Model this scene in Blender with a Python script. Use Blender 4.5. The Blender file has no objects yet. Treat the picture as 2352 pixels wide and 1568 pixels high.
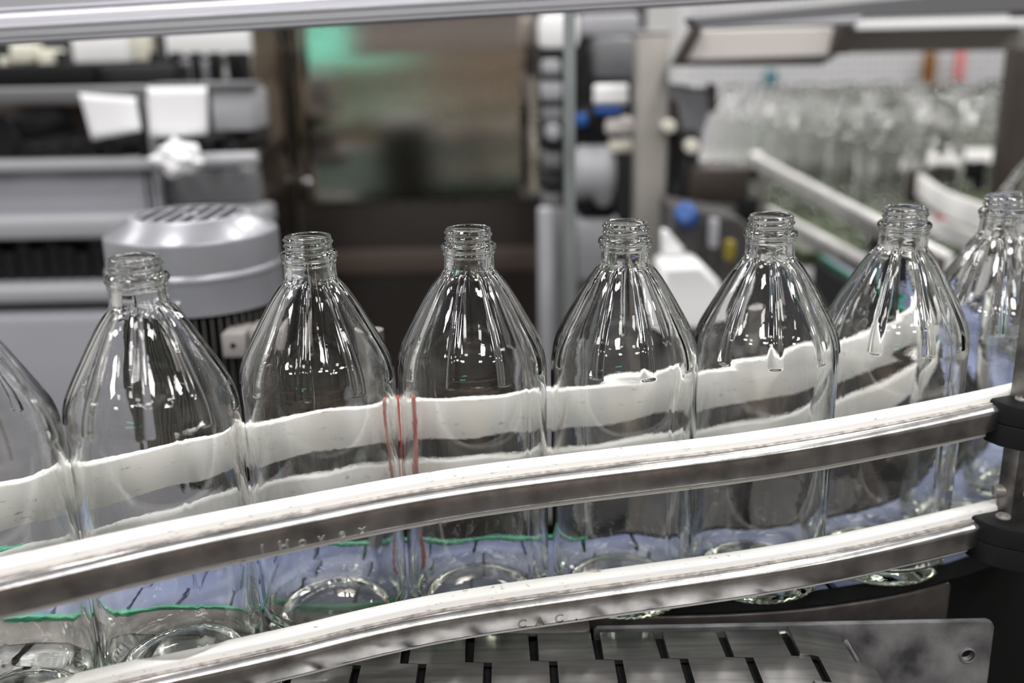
import bpy, bmesh, math, random
import numpy as np
from mathutils import Vector, Matrix
random.seed(7)
S = bpy.context.scene
COL = S.collection
PI = math.pi

# ------------------------------------------------------------------ camera
CAM = Vector((0, 0, 0.34317))
FW = Vector((0, 0.95892943, -0.28364475))
RT = Vector((0.99980198, -0.00564451, -0.01908262))
UP = Vector((0.01989992, 0.28358858, 0.95873954))
F = 2278.07
cd = bpy.data.cameras.new('camera')
cam = bpy.data.objects.new('camera', cd)
COL.objects.link(cam)
cd.sensor_fit = 'HORIZONTAL'
cd.sensor_width = 36.0
cd.lens = F / 2352 * 36
cd.clip_start = 0.02
cd.clip_end = 60
cd.dof.use_dof = True
cd.dof.focus_distance = 0.572
cd.dof.aperture_fstop = 3.3
cam.matrix_world = Matrix(((RT.x, UP.x, -FW.x, CAM.x), (RT.y, UP.y, -FW.y, CAM.y), (RT.z, UP.z, -FW.z, CAM.z), (0, 0, 0, 1)))
S.camera = cam

# ------------------------------------------------------------------ world, exposure
w = bpy.data.worlds.new('world')
S.world = w
w.use_nodes = True
w.node_tree.nodes['Background'].inputs[0].default_value = (0.80, 0.85, 0.95, 1)
w.node_tree.nodes['Background'].inputs[1].default_value = 0.25
vs = S.view_settings
vs.view_transform = 'Standard'
vs.look = 'None'
vs.gamma = 1
vs.exposure = -1.1
vs.use_curve_mapping = False
S.cycles.max_bounces = 32
S.cycles.transmission_bounces = 32
S.cycles.glossy_bounces = 8
S.cycles.diffuse_bounces = 4
S.cycles.sample_clamp_indirect = 40
S.cycles.transparent_max_bounces = 32

# ------------------------------------------------------------------ pixel rays -> world points (photo is 2352 x 1568)
def ray(u, v):
    return FW + RT * ((u - 1176) / F) - UP * ((v - 784) / F)
def atz(u, v, z):
    d = ray(u, v)
    return CAM + d * ((z - CAM.z) / d.z)
def aty(u, v, y):
    d = ray(u, v)
    return CAM + d * (y / d.y)

# ------------------------------------------------------------------ materials
MATS = {}
def mat(name, col=(.5, .5, .5), rough=.5, metal=0., noise=0., nscale=40., bump=0., bscale=200., stretch=None, spec=None, col2=None, aniso=0.):
    if name in MATS:
        return MATS[name]
    m = bpy.data.materials.new(name)
    m.use_nodes = True
    nt = m.node_tree
    b = nt.nodes['Principled BSDF']
    b.inputs['Base Color'].default_value = (*col, 1)
    b.inputs['Roughness'].default_value = rough
    b.inputs['Metallic'].default_value = metal
    if aniso:
        b.inputs['Anisotropic'].default_value = aniso
    if spec is not None:
        b.inputs['Specular IOR Level'].default_value = spec
    if noise or bump:
        tc = nt.nodes.new('ShaderNodeTexCoord')
        mp = nt.nodes.new('ShaderNodeMapping')
        nt.links.new(tc.outputs['Object'], mp.inputs['Vector'])
        if stretch:
            mp.inputs['Scale'].default_value = stretch
        if noise:
            n = nt.nodes.new('ShaderNodeTexNoise')
            n.inputs['Scale'].default_value = nscale
            n.inputs['Detail'].default_value = 6
            nt.links.new(mp.outputs[0], n.inputs['Vector'])
            r = nt.nodes.new('ShaderNodeValToRGB')
            r.color_ramp.elements[0].position = .32
            r.color_ramp.elements[1].position = .68
            c2 = col2 or tuple(c * (1 - noise) for c in col)
            r.color_ramp.elements[0].color = (*c2, 1)
            r.color_ramp.elements[1].color = (*col, 1)
            nt.links.new(n.outputs['Fac'], r.inputs[0])
            nt.links.new(r.outputs[0], b.inputs['Base Color'])
            mr = nt.nodes.new('ShaderNodeMapRange')
            mr.inputs[3].default_value = min(1, rough * 1.3)
            mr.inputs[4].default_value = rough * .8
            nt.links.new(n.outputs['Fac'], mr.inputs[0])
            nt.links.new(mr.outputs[0], b.inputs['Roughness'])
        if bump:
            n2 = nt.nodes.new('ShaderNodeTexNoise')
            n2.inputs['Scale'].default_value = bscale
            n2.inputs['Detail'].default_value = 4
            nt.links.new(mp.outputs[0], n2.inputs['Vector'])
            bp = nt.nodes.new('ShaderNodeBump')
            bp.inputs['Strength'].default_value = bump
            bp.inputs['Distance'].default_value = .00012
            nt.links.new(n2.outputs['Fac'], bp.inputs['Height'])
            nt.links.new(bp.outputs[0], b.inputs['Normal'])
    MATS[name] = m
    return m

def glass_mat():
    m = bpy.data.materials.new('clear_glass')
    m.use_nodes = True
    nt = m.node_tree
    nt.nodes.remove(nt.nodes['Principled BSDF'])
    g = nt.nodes.new('ShaderNodeBsdfGlass')
    g.inputs['Color'].default_value = (1, 1, 1, 1)
    g.inputs['Roughness'].default_value = 0
    g.inputs['IOR'].default_value = 1.5
    out = nt.nodes['Material Output']
    nt.links.new(g.outputs[0], out.inputs['Surface'])
    a = nt.nodes.new('ShaderNodeVolumeAbsorption')
    a.inputs['Color'].default_value = (.50, .80, .30, 1)
    a.inputs['Density'].default_value = 5
    nt.links.new(a.outputs[0], out.inputs['Volume'])
    # fine relief of moulded glass
    tc = nt.nodes.new('ShaderNodeTexCoord')
    n = nt.nodes.new('ShaderNodeTexNoise')
    n.inputs['Scale'].default_value = 90
    n.inputs['Detail'].default_value = 3
    nt.links.new(tc.outputs['Object'], n.inputs['Vector'])
    bp = nt.nodes.new('ShaderNodeBump')
    bp.inputs['Strength'].default_value = .12
    bp.inputs['Distance'].default_value = .0006
    nt.links.new(n.outputs['Fac'], bp.inputs['Height'])
    nt.links.new(bp.outputs[0], g.inputs['Normal'])
    return m
GLASS = glass_mat()
MATS['clear_glass'] = GLASS

def emit_mat(name, col, st):
    m = bpy.data.materials.new(name)
    m.use_nodes = True
    nt = m.node_tree
    nt.nodes.remove(nt.nodes['Principled BSDF'])
    e = nt.nodes.new('ShaderNodeEmission')
    e.inputs[0].default_value = (*col, 1)
    e.inputs[1].default_value = st
    nt.links.new(e.outputs[0], nt.nodes['Material Output'].inputs['Surface'])
    return m

def white_plastic_mat():
    m = mat('white_rail_plastic', (.86, .85, .82), .38)
    nt = m.node_tree
    b = nt.nodes['Principled BSDF']
    tc = nt.nodes.new('ShaderNodeTexCoord')
    n = nt.nodes.new('ShaderNodeTexNoise')
    mp = nt.nodes.new('ShaderNodeMapping')
    mp.inputs['Scale'].default_value = (60, 60, 260)
    n.inputs['Scale'].default_value = 1.6
    n.inputs['Detail'].default_value = 9
    n.inputs['Roughness'].default_value = .72
    nt.links.new(tc.outputs['Object'], mp.inputs[0])
    nt.links.new(mp.outputs[0], n.inputs['Vector'])
    r = nt.nodes.new('ShaderNodeValToRGB')
    r.color_ramp.elements[0].position = .325
    r.color_ramp.elements[0].color = (.30, .24, .18, 1)
    r.color_ramp.elements[1].position = .40
    r.color_ramp.elements[1].color = (.86, .85, .82, 1)
    nt.links.new(n.outputs['Fac'], r.inputs[0])
    nt.links.new(r.outputs[0], b.inputs['Base Color'])
    return m
WPL = white_plastic_mat()
STEEL = mat('rail_steel', (.62, .61, .60), .24, 1, noise=.55, nscale=60, bump=.25, bscale=500)
STEEL_D = mat('stained_steel', (.36, .34, .33), .42, 1, noise=.6, nscale=70, bump=.4, bscale=400)
BRUSH = mat('brushed_steel', (.50, .45, .395), .12, 1, noise=.1, nscale=3, bump=.05, bscale=300, stretch=(3, 3, 40))
CHAIN = mat('chain_steel', (.40, .395, .39), .30, 1, noise=.4, nscale=14, bump=.3, bscale=60, stretch=(1, 12, 12))
BLUE = mat('blue_grey_plastic', (.15, .185, .325), .35, noise=.15, nscale=30)
GREEN = mat('green_wear_plastic', (.02, .36, .18), .4)
BLACK = mat('black_plastic', (.010, .010, .011), .42, bump=.3, bscale=700, spec=.18)
DARK = mat('dark_machine', (.020, .020, .022), .5, spec=.25)
VOID = mat('black_metal_and_shade', (.006, .006, .006), .6, spec=.12)  # black metal, also stands in for unlit voids
ALU = mat('anodised_aluminium', (.60, .595, .64), .48, 1, noise=.06, nscale=4, stretch=(1, 30, 30))
GREYP = mat('grey_paint', (.29, .295, .32), .30, .35, noise=.08, nscale=25)
WHITE = mat('white_paint', (.82, .82, .82), .5)
CREAM = mat('cream_paint', (.70, .68, .58), .5)
PAPER = mat('white_paper', (.86, .86, .88), .8)
MIDG = mat('mid_grey_paint', (.13, .13, .137), .5)
LIGHTG = mat('light_grey_paint', (.33, .33, .35), .45)
WARM = mat('warm_grey_steel', (.34, .32, .295), .42, .5, noise=.1, nscale=10)
TAN = mat('beige_grey_paint', (.62, .58, .55), .45)
BROWN = mat('brown_machine', (.045, .035, .03), .5, spec=.25)
BLUEP = mat('blue_plastic', (.02, .09, .32), .4)
AMBER = mat('amber_plastic', (.17, .065, .004), .4, spec=.3)
RED = mat('red_plastic', (.55, .03, .03), .4)
YEL = mat('yellow_plastic', (.22, .17, .02), .5)
TEAL = mat('teal_blue_plastic', (.05, .16, .20), .4)
GREENB = mat('dark_green_paint', (.08, .10, .05), .5)

# ------------------------------------------------------------------ object helpers
def tag(o, label=None, cat=None, group=None, kind=None):
    if label: o['label'] = label
    if cat: o['category'] = cat
    if group: o['group'] = group
    if kind: o['kind'] = kind
    return o
def obj(name, bm, m, parent=None, smooth=True, angle=40):
    me = bpy.data.meshes.new(name)
    if isinstance(bm, bmesh.types.BMesh):
        bmesh.ops.recalc_face_normals(bm, faces=bm.faces)
        bm.to_mesh(me)
        bm.free()
    else:
        me.from_pydata(*bm)
        me.update()
    o = bpy.data.objects.new(name, me)
    COL.objects.link(o)
    if m: me.materials.append(m)
    if parent:
        o.parent = parent
        o.matrix_parent_inverse = Matrix.Translation(-parent.location) if parent.rotation_euler.z == 0 else parent.matrix_basis.inverted()
    if smooth:
        me.polygons.foreach_set('use_smooth', [True] * len(me.polygons))
        try:
            me.set_sharp_from_angle(angle=math.radians(angle))
        except Exception:
            pass
    return o
def thing(name, label, cat, loc=(0, 0, 0), group=None):
    o = bpy.data.objects.new(name, None)
    o.empty_display_size = .05
    COL.objects.link(o)
    o.location = loc
    return tag(o, label, cat, group)
def bm_box(lo, hi, bev=0., seg=2, bm=None):
    bm = bm or bmesh.new()
    r = bmesh.ops.create_cube(bm, size=1)
    lo, hi = Vector(lo), Vector(hi)
    for v in r['verts']:
        v.co = Vector([(lo[i] + hi[i]) / 2 + v.co[i] * (hi[i] - lo[i]) for i in range(3)])
    if bev:
        vs_ = set(r['verts'])
        es = [e for e in bm.edges if e.verts[0] in vs_ and e.verts[1] in vs_]
        bmesh.ops.bevel(bm, geom=es, offset=bev, segments=seg, affect='EDGES', profile=.5)
    return bm
def bm_cyl(p0, p1, r, n=24, r2=None, bev=0., bm=None):
    bm = bm or bmesh.new()
    p0, p1 = Vector(p0), Vector(p1)
    ax = p1 - p0
    L = ax.length
    q = ax.to_track_quat('Z', 'Y').to_matrix().to_4x4()
    prof = [(r, 0), (r2 if r2 is not None else r, L)]
    if bev:
        r2_ = prof[1][0]
        prof = [(r - bev, 0), (r, bev), (r2_, L - bev), (r2_ - bev, L)]
    M = Matrix.Translation(p0) @ q
    rings = []
    for rr, z in prof:
        rings.append([bm.verts.new(M @ Vector((rr * math.cos(2 * PI * k / n), rr * math.sin(2 * PI * k / n), z))) for k in range(n)])
    for a, b in zip(rings, rings[1:]):
        for k in range(n):
            bm.faces.new((a[k], a[(k + 1) % n], b[(k + 1) % n], b[k]))
    bm.faces.new(rings[0][::-1])
    bm.faces.new(rings[-1])
    return bm
def bm_lathe(prof, n=48, c=(0, 0, 0), bm=None):
    bm = bm or bmesh.new()
    rings = []
    for r, z in prof:
        if r < 1e-6:
            rings.append([bm.verts.new((c[0], c[1], c[2] + z))])
        else:
            rings.append([bm.verts.new((c[0] + r * math.cos(2 * PI * k / n), c[1] + r * math.sin(2 * PI * k / n), c[2] + z)) for k in range(n)])
    for a, b in zip(rings, rings[1:]):
        for k in range(n):
            k2 = (k + 1) % n
            q = [a[k % len(a)], a[k2 % len(a)], b[k2 % len(b)], b[k % len(b)]]
            f = []
            for v in q:
                if v not in f: f.append(v)
            if len(f) > 2: bm.faces.new(f)
    return bm
def bm_prism(pts, z0, z1, bev=0., bm=None):
    """plan polygon extruded upwards"""
    bm = bm or bmesh.new()
    a = [bm.verts.new((x, y, z0)) for x, y in pts]
    b = [bm.verts.new((x, y, z1)) for x, y in pts]
    bm.faces.new(a[::-1])
    top = bm.faces.new(b)
    n = len(pts)
    for k in range(n):
        bm.faces.new((a[k], a[(k + 1) % n], b[(k + 1) % n], b[k]))
    if bev:
        bmesh.ops.bevel(bm, geom=list(top.edges), offset=bev, segments=2, affect='EDGES', profile=.5)
    return bm
def smooth_path(P, n=8):
    P = [np.array(p, float) for p in P]
    Q = [2 * P[0] - P[1]] + P + [2 * P[-1] - P[-2]]
    out = []
    for i in range(1, len(Q) - 2):
        a, b, c, d = Q[i - 1:i + 3]
        for k in range(n):
            t = k / n
            out.append(.5 * (2 * b + (c - a) * t + (2 * a - 5 * b + 4 * c - d) * t * t + (3 * b - a - 3 * c + d) * t ** 3))
    out.append(P[-1])
    return out
def soften(P, it=3):
    P = [np.array(p, float) for p in P]
    for _ in range(it):
        Q = [P[0]] + [(P[i - 1] + 2 * P[i] + P[i + 1]) / 4 for i in range(1, len(P) - 1)] + [P[-1]]
        P = Q
    return P
def normals2(P):
    """horizontal normal to the right of travel, i.e. towards the camera for a path running +x"""
    out = []
    for i in range(len(P)):
        t = P[min(i + 1, len(P) - 1)] - P[max(i - 1, 0)]
        l = math.hypot(t[0], t[1])
        out.append((t[1] / l, -t[0] / l))
    return out
def bm_sweep(P, sec, bm=None):
    """closed section (d outwards to the right of travel, z up) swept along 3D path P"""
    bm = bm or bmesh.new()
    N = normals2(P)
    rings = []
    for p, n in zip(P, N):
        rings.append([bm.verts.new((p[0] + n[0] * d, p[1] + n[1] * d, p[2] + z)) for d, z in sec])
    k = len(sec)
    for a, b in zip(rings, rings[1:]):
        for i in range(k):
            bm.faces.new((a[i], a[(i + 1) % k], b[(i + 1) % k], b[i]))
    bm.faces.new(rings[0][::-1])
    bm.faces.new(rings[-1])
    return bm
def box_px(name, u0, v0, u1, v1, y, depth, m, parent=None, bev=.003):
    """a box whose front face stands in the plane y"""
    uc, vc = (u0 + u1) / 2, (v0 + v1) / 2
    x0, x1 = aty(u0, vc, y).x, aty(u1, vc, y).x
    z1, z0 = aty(uc, v0, y).z, aty(uc, v1, y).z
    b = min(bev, abs(x1 - x0) * .2, abs(z1 - z0) * .2, depth * .2)
    return obj(name, bm_box((x0, y, z0), (x1, y + depth, z1), b), m, parent)

# ------------------------------------------------------------------ the hall (structure)
FZ = -.92
def struct(name, lo, hi, m):
    return tag(obj(name, bm_box(lo, hi), m, smooth=False), kind='structure')
FLOOR = mat('grey_concrete', (.055, .05, .047), .5, noise=.3, nscale=2.5)
WALL = mat('off_white_wall', (.55, .55, .54), .7)
WALLD = mat('brown_grey_wall', (.075, .062, .052), .7)
CEIL = mat('ceiling_sheet', (.24, .245, .25), .7)
X0, X1, Y0, Y1, Z1 = -4.5, 5.5, -4.5, 7.0, 2.9
struct('floor', (X0, Y0, FZ - .1), (X1, Y1, FZ), FLOOR)
struct('ceiling', (X0, Y0, Z1), (X1, Y1, Z1 + .1), CEIL)
struct('wall_back', (X0, Y1, FZ), (X1, Y1 + .1, Z1), WALL)
struct('wall_front', (X0, Y0 - .1, FZ), (X1, Y0, Z1), WALLD)
BAND_TAN = mat('tan_reflection_band', (.60, .49, .39), .6)  # unseen wall bands added for their reflection in the cabinet
struct('reflected_band_1', (X0, Y0, .14), (X1, Y0 + .02, .30), BAND_TAN)
struct('reflected_band_2', (X0, Y0, -.24), (X1, Y0 + .02, -.11), mat('olive_reflection_band', (.20, .20, .13), .6))
struct('reflected_band_3', (X0, Y0, -.90), (X1, Y0 + .02, -.60), BAND_TAN)
struct('reflected_band_4', (-2.5, -2.8, FZ), (2.5, -1.95, FZ + .003), mat('tan_floor_reflection_band', (.30, .24, .18), .6))  # unseen floor band added for the same reflection
struct('wall_left', (X0 - .1, Y0, FZ), (X0, Y1, Z1), WALL)
struct('wall_right', (X1, Y0, FZ), (X1 + .1, Y1, Z1), WALL)
# ceiling strip lamps
LAMP = emit_mat('lamp_diffuser', (1, .98, .97), 108)
lamp0 = None
li = 0
for lx in (-2.75, -.85, 1.05, 2.95):
    for ly in (-3.2, -2.05, -.9, .25, 1.5, 2.7, 3.9, 5.4):
        if lamp0 is None:
            t = thing('ceiling_lamp', 'square flat lamp under the hall ceiling', 'lamp', (lx, ly, Z1 - .5), 'square lamps under the ceiling')
            bm = bm_box((lx - .3, ly - .3, Z1 - .44), (lx + .3, ly + .3, Z1 - .38), .008)
            obj('housing', bm, LIGHTG, t)
            obj('diffuser', ([(lx + a * .18, ly + b * .18, Z1 - .442) for a, b in ((-1, -1), (-1, 1), (1, 1), (1, -1))], [], [(0, 1, 2, 3)]), LAMP, t, smooth=False)
            bm = bmesh.new()
            for s in (-.2, .2):
                bm_cyl((lx, ly + s, Z1 - .38), (lx, ly + s, Z1), .006, 8, bm=bm)
            tag(obj('hanger', bm, LIGHTG, t), kind='stuff')
            lamp0 = t
        else:
            r = lamp0.copy()
            COL.objects.link(r)
            r.location = (lx, ly, Z1 - .5)
            for ch in lamp0.children:
                c = ch.copy()
                COL.objects.link(c)
                c.parent = r
                c.matrix_parent_inverse = Matrix.Translation(-lamp0.location)

t = thing('reflection_glow_panel', 'mint green glowing panel added out of view to reflect in the steel cabinet', 'reflection helper', (-1.25, Y0 + .06, .50))  # glowing panel added only for the mint reflection on the cabinet
obj('glow_backing', bm_box((-1.85, Y0 + .025, .34), (-.65, Y0 + .08, .68), .01), DARK, t)
obj('glow_face', bm_box((-1.72, Y0 + .0805, .42), (-.80, Y0 + .086, .56)), emit_mat('mint_reflection_glow', (.20, .85, .70), 15), t, smooth=False)

# ------------------------------------------------------------------ glass bottles
def interp_profile(P, sub):
    """monotone cubic through (z, r) pairs, in order"""
    z = np.array([p[0] for p in P]); r = np.array([p[1] for p in P])
    h = np.diff(z); d = np.diff(r) / h
    m = np.zeros(len(z)); m[0] = d[0]; m[-1] = d[-1]
    for i in range(1, len(z) - 1):
        m[i] = 0 if d[i - 1] * d[i] <= 0 else 2 * d[i - 1] * d[i] / (d[i - 1] + d[i])
    def f(x):
        i = int(np.clip(np.searchsorted(z, x) - 1, 0, len(z) - 2))
        t = (x - z[i]) / h[i]
        return ((2 * t ** 3 - 3 * t * t + 1) * r[i] + (t ** 3 - 2 * t * t + t) * h[i] * m[i] + (-2 * t ** 3 + 3 * t * t) * r[i + 1] + (t ** 3 - t * t) * h[i] * m[i + 1])
    return f
OUT = [(0, .0365), (.0008, .0392), (.003, .0424), (.007, .0444), (.013, .0450), (.08, .0449), (.150, .0450), (.157, .0449), (.163, .0443), (.1685, .0432), (.174, .0413),
       (.1795, .0386), (.1905, .0326), (.2015, .0264), (.2095, .0214), (.2140, .0180), (.2172, .0157), (.2200, .0148), (.2268, .0145)]
FIN = [(.2268, .0145), (.2274, .0147), (.2281, .0153), (.2288, .0153), (.2296, .0150), (.2303, .0156), (.2318, .0163), (.2330, .0162), (.2342, .0152), (.2350, .0137), (.2358, .0132), (.2426, .0131), (.2431, .0128), (.2434, .0121)]
IN = [(.0095, .0330), (.0110, .0375), (.0140, .0404), (.0200, .0415), (.08, .0416), (.150, .0417), (.163, .0409), (.1685, .0398), (.174, .0379), (.1795, .0353), (.1905, .0295),
      (.2015, .0234), (.2095, .0186), (.2140, .0153), (.2172, .0127), (.2200, .0114), (.2268, .0108), (.2426, .0106), (.2431, .0109), (.2434, .0117)]
def bottle_mesh(name, N, fine=True):
    fo, ff, fi = interp_profile(OUT, 1), interp_profile(FIN, 1), interp_profile(IN, 1)
    if fine:
        zo = [0, .0004, .0008, .0014, .002, .003, .004, .0055, .007, .009, .011, .013] + list(np.linspace(.02, .15, 14)) + list(np.linspace(.1540, .1625, 16)) + list(np.linspace(.164, .2268, 42))
        zf = list(np.linspace(.2270, .2356, 30)) + list(np.linspace(.2360, .2426, 22)) + [.2429, .2431, .2433, .2434]
        zi = [.2434, .2432, .2430, .2426] + list(np.linspace(.241, .2215, 8)) + list(np.linspace(.2195, .150, 36)) + list(np.linspace(.14, .022, 14)) + [.020, .017, .015, .014, .013, .012, .011, .0103, .0095]
    else:
        zo = [0, .001, .004, .009, .013, .08, .148, .157, .163, .1685, .174, .1795, .1905, .2015, .2095, .2145, .2172, .22, .2265]
        zf = [.2275, .2285, .2303, .2318, .2335, .2350, .236, .238, .239, .240, .2426, .2434]
        zi = [.2430, .22, .2172, .2145, .2095, .2015, .1905, .1795, .174, .1685, .163, .15, .08, .02, .014, .011, .0095]
    th = np.arange(N) * 2 * PI / N
    rings = []
    for z in zo:
        r = np.full(N, fo(z))
        if .155 < z < .2195:
            k = np.clip((z - .159) / .055, 0, 1)
            hw = .0034 * (1 - k) + .0015 * k
            endf = np.clip((z - .1585) / .0014, 0, 1) * np.clip((.2185 - z) / .004, 0, 1)
            a = (th + PI / 9) % (2 * PI / 9) - PI / 9
            x = np.abs(a) * fo(z) / hw
            r = r + .0009 * endf * np.clip(1.35 - x * x, 0, 1) ** 1.0 * (x < 1.17)
            aa = (th + PI / 9) % (2 * PI / 9) - PI / 9
            ap = np.abs(aa) - PI / 9
            chord = math.cos(PI / 9) / np.cos(ap)
            r = r * (1 + .18 * (chord - 1) * np.clip((z - .160) / .040, 0, 1) * np.clip((.2175 - z) / .008, 0, 1))
        if fine:
            if .0002 < z < .006:
                r = r + .0005 * np.cos(54 * th) * (1 - abs(z - .003) / .003)
            if z > .006 and z < .226:
                for t0 in (PI / 9, PI / 9 + PI):
                    dd = np.abs((th - t0 + PI) % (2 * PI) - PI) * r
                    r = r + .00025 * np.exp(-(dd / .0004) ** 2)
            r = r + .00010 * (np.sin(3 * th + z * 60) + np.sin(5 * th - z * 95)) * np.clip(z / .02, 0, 1) * np.clip((.215 - z) / .02, 0, 1)
        rings.append((z, r))
    for z in zf:
        r = np.full(N, ff(z))
        if .2352 < z < .2430:
            tt = th / (2 * PI)
            b = np.zeros(N)
            for st in (0, 1, 2):
                zc = .2352 + .0034 * (tt + st)
                ok = (zc > .2366) & (zc < .2418)
                b = np.maximum(b, ok * np.exp(-((z - zc) / .00075) ** 2))
            r = r + .0010 * b
        rings.append((z, r))
    for z in zi:
        r = np.full(N, fi(z))
        if fine and .018 < z < .216:
            r = r + .00009 * (np.sin(2 * th + 1 + z * 45) + np.sin(4 * th + z * 70 + 2) + .7 * np.sin(7 * th - z * 120)) * np.clip((z - .018) / .02, 0, 1) * np.clip((.216 - z) / .02, 0, 1)
        rings.append((z, r))
    for r, z in ((.029, .0085), (.022, .0105), (.012, .0130)):
        rings.append((z, np.full(N, r)))
    under = [(.0345, .0006), (.030, .0022), (.022, .0048), (.012, .0068)]
    V, Fc = [], []
    c, s = np.cos(th), np.sin(th)
    allr = [(z, np.full(N, r)) for r, z in reversed(under)] + rings
    V.append((0, 0, .0075))
    for z, r in allr:
        for k in range(N):
            V.append((r[k] * c[k], r[k] * s[k], z))
    V.append((0, 0, .0138))
    for k in range(N):
        Fc.append((0, 1 + (k + 1) % N, 1 + k))
    for i in range(len(allr) - 1):
        a, b = 1 + i * N, 1 + (i + 1) * N
        for k in range(N):
            Fc.append((a + k, a + (k + 1) % N, b + (k + 1) % N, b + k))
    a = 1 + (len(allr) - 1) * N
    for k in range(N):
        Fc.append((a + k, a + (k + 1) % N, len(V) - 1))
    me = bpy.data.meshes.new(name)
    me.from_pydata(V, [], Fc)
    me.update()
    me.polygons.foreach_set('use_smooth', [True] * len(me.polygons))
    me.materials.append(GLASS)
    return me
BM_FINE = bottle_mesh('glass_bottle', 216)
BM_LOW = bottle_mesh('small_glass_bottle', 36, False)
BPOS = [(-.2742, .4625, 'clear glass bottle cut off by the left edge, its mouth outside the photo', 10),
        (-.1941, .5045, 'clear glass bottle in front of the grey motor, lowest mouth of the row', 14),
        (-.1145, .5562, 'clear glass bottle just right of the grey motor and its terminal box', 0),
        (-.0243, .5718, 'clear glass bottle before the brown steel cabinet, red streak at its left side', 27),
        (.0686, .5812, 'clear glass bottle between the cabinet edge and the square steel post', 12),
        (.1585, .5958, 'clear glass bottle whose neck stands left of the green conveyor edge', 34),
        (.2471, .6147, 'clear glass bottle whose neck covers the lower end of the long white queue rail', 5),
        (.3288, .6537, 'clear glass bottle above the black rail clamps, slightly blurred near the right frame edge', 19),
        (.401, .713, 'clear glass bottle half hidden behind the one above the clamps', 8)]
for x, y, lab, rot in BPOS:
    o = bpy.data.objects.new('glass_bottle', BM_FINE)
    COL.objects.link(o)
    o.location = (x, y, .0003)
    o.rotation_euler = (0, 0, math.radians(rot - 90))
    tag(o, lab, 'bottle', 'bottles moving along the guide rails')

# ------------------------------------------------------------------ guide rails in front of the bottles
UT = [(0, 1278), (175.5, 1241), (351, 1199), (526.5, 1166), (700, 1134), (901, 1094), (1071, 1067), (1260, 1045), (1370, 1031), (1541, 1011.6), (1711, 993), (1883, 965), (2066, 932), (2249, 895), (2332, 875)]
LT = [(66, 1568), (307, 1510.5), (526.5, 1466), (700, 1432), (773, 1407), (986, 1362), (1114, 1343), (1260, 1323), (1498, 1288.6), (1700, 1264), (1929, 1228), (2158, 1170.5), (2295, 1141)]
BX = [-.30, -.194, -.1145, -.024, .069, .158, .247, .3255, .36]
UZ = [.1172, .1172, .1168, .1187, .1222, .1268, .1327, .137, .139]
LZ = [.0345, .0345, .0352, .0392, .0450, .0495, .0575, .0590, .060]
def rail_path(T, Z):
    P = []
    for u, v in T:
        z = .12
        for _ in range(8):
            p = atz(u, v, z)
            z = float(np.interp(p.x, BX, Z))
        P.append((p.x, p.y, z))
    a, b = np.array(P[0]), np.array(P[1])
    P = [tuple(a + (a - b) * 2.2)] + P
    a, b = np.array(P[-1]), np.array(P[-2])
    P = P + [tuple(a + (a - b) * .25)]
    return soften(smooth_path(soften(P, 1), 8), 6)
SEC_W = [(0, -.028), (0, -.001), (.0006, -.0002), (.0015, 0), (.006, -.0004), (.0075, -.0012), (.0082, -.0028), (.0082, -.0285)]
SEC_S = [(.0111, -.0067), (.0115, -.0063), (.0124, -.0065), (.0133, -.0071), (.0141, -.0078), (.0148, -.0086), (.0153, -.0094), (.0156, -.0102), (.0157, -.0112), (.0157, -.0216), (.0153, -.0225), (.0143, -.0230), (.0083, -.0230), (.0083, -.0086), (.0111, -.0084)]
SEC_D = [(.0083, -.0082), (.0083, -.0057), (.0108, -.0060), (.0108, -.0082)]
def text_along(s, P, parent, u, v, size, m, d, step=1.05):
    """letters scratched into the outer face of a rail, laid along it"""
    N = normals2(P)
    pos = min(range(len(P)), key=lambda i: (Vector(P[i]) - CAM).normalized().cross(ray(u, v).normalized()).length)
    base = None
    arc = 0
    i = pos
    for chs in s:
        if chs != ' ':
            fc = bpy.data.curves.new('letter', 'FONT')
            fc.body = chs
            fc.size = size
            fc.extrude = .0001
            fc.fill_mode = 'NONE'
            fc.bevel_depth = size * .018
            fc.bevel_resolution = 0
            tmp = bpy.data.objects.new('letter', fc)
            COL.objects.link(tmp)
            dg = bpy.context.evaluated_depsgraph_get()
            me = bpy.data.meshes.new_from_object(tmp.evaluated_get(dg))
            bpy.data.objects.remove(tmp)
            bpy.data.curves.remove(fc)
            n = Vector((N[i][0], N[i][1], 0))
            t = Vector((-n.y, n.x, 0))
            p = Vector(P[i]) + n * d + Vector((0, 0, -.0222))
            tt = (Vector(P[min(i + 1, len(P) - 1)]) - Vector(P[i])).normalized()
            M = Matrix(((tt.x, 0, n.x, p.x), (tt.y, 0, n.y, p.y), (tt.z, 1, n.z, p.z), (0, 0, 0, 1)))
            me.transform(M)
            me.materials.clear()
            me.materials.append(m)
            o = bpy.data.objects.new('scratched_letter', me)
            COL.objects.link(o)
            o.parent = parent
            o.matrix_parent_inverse = Matrix.Translation(-parent.location)
        need = size * .80 * step
        while need > 0 and i < len(P) - 1:
            need -= (Vector(P[i + 1]) - Vector(P[i])).length
            i += 1
DUST = mat('dusty_seam', (.50, .46, .42), .7, noise=.6, nscale=220)
SCR = mat('scratch_mark', (.50, .49, .48), .5, .9)
SCRD = mat('dark_scratch_mark', (.12, .11, .10), .5, .8)
PU = rail_path(UT, UZ)
PL = rail_path(LT, LZ)
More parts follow.
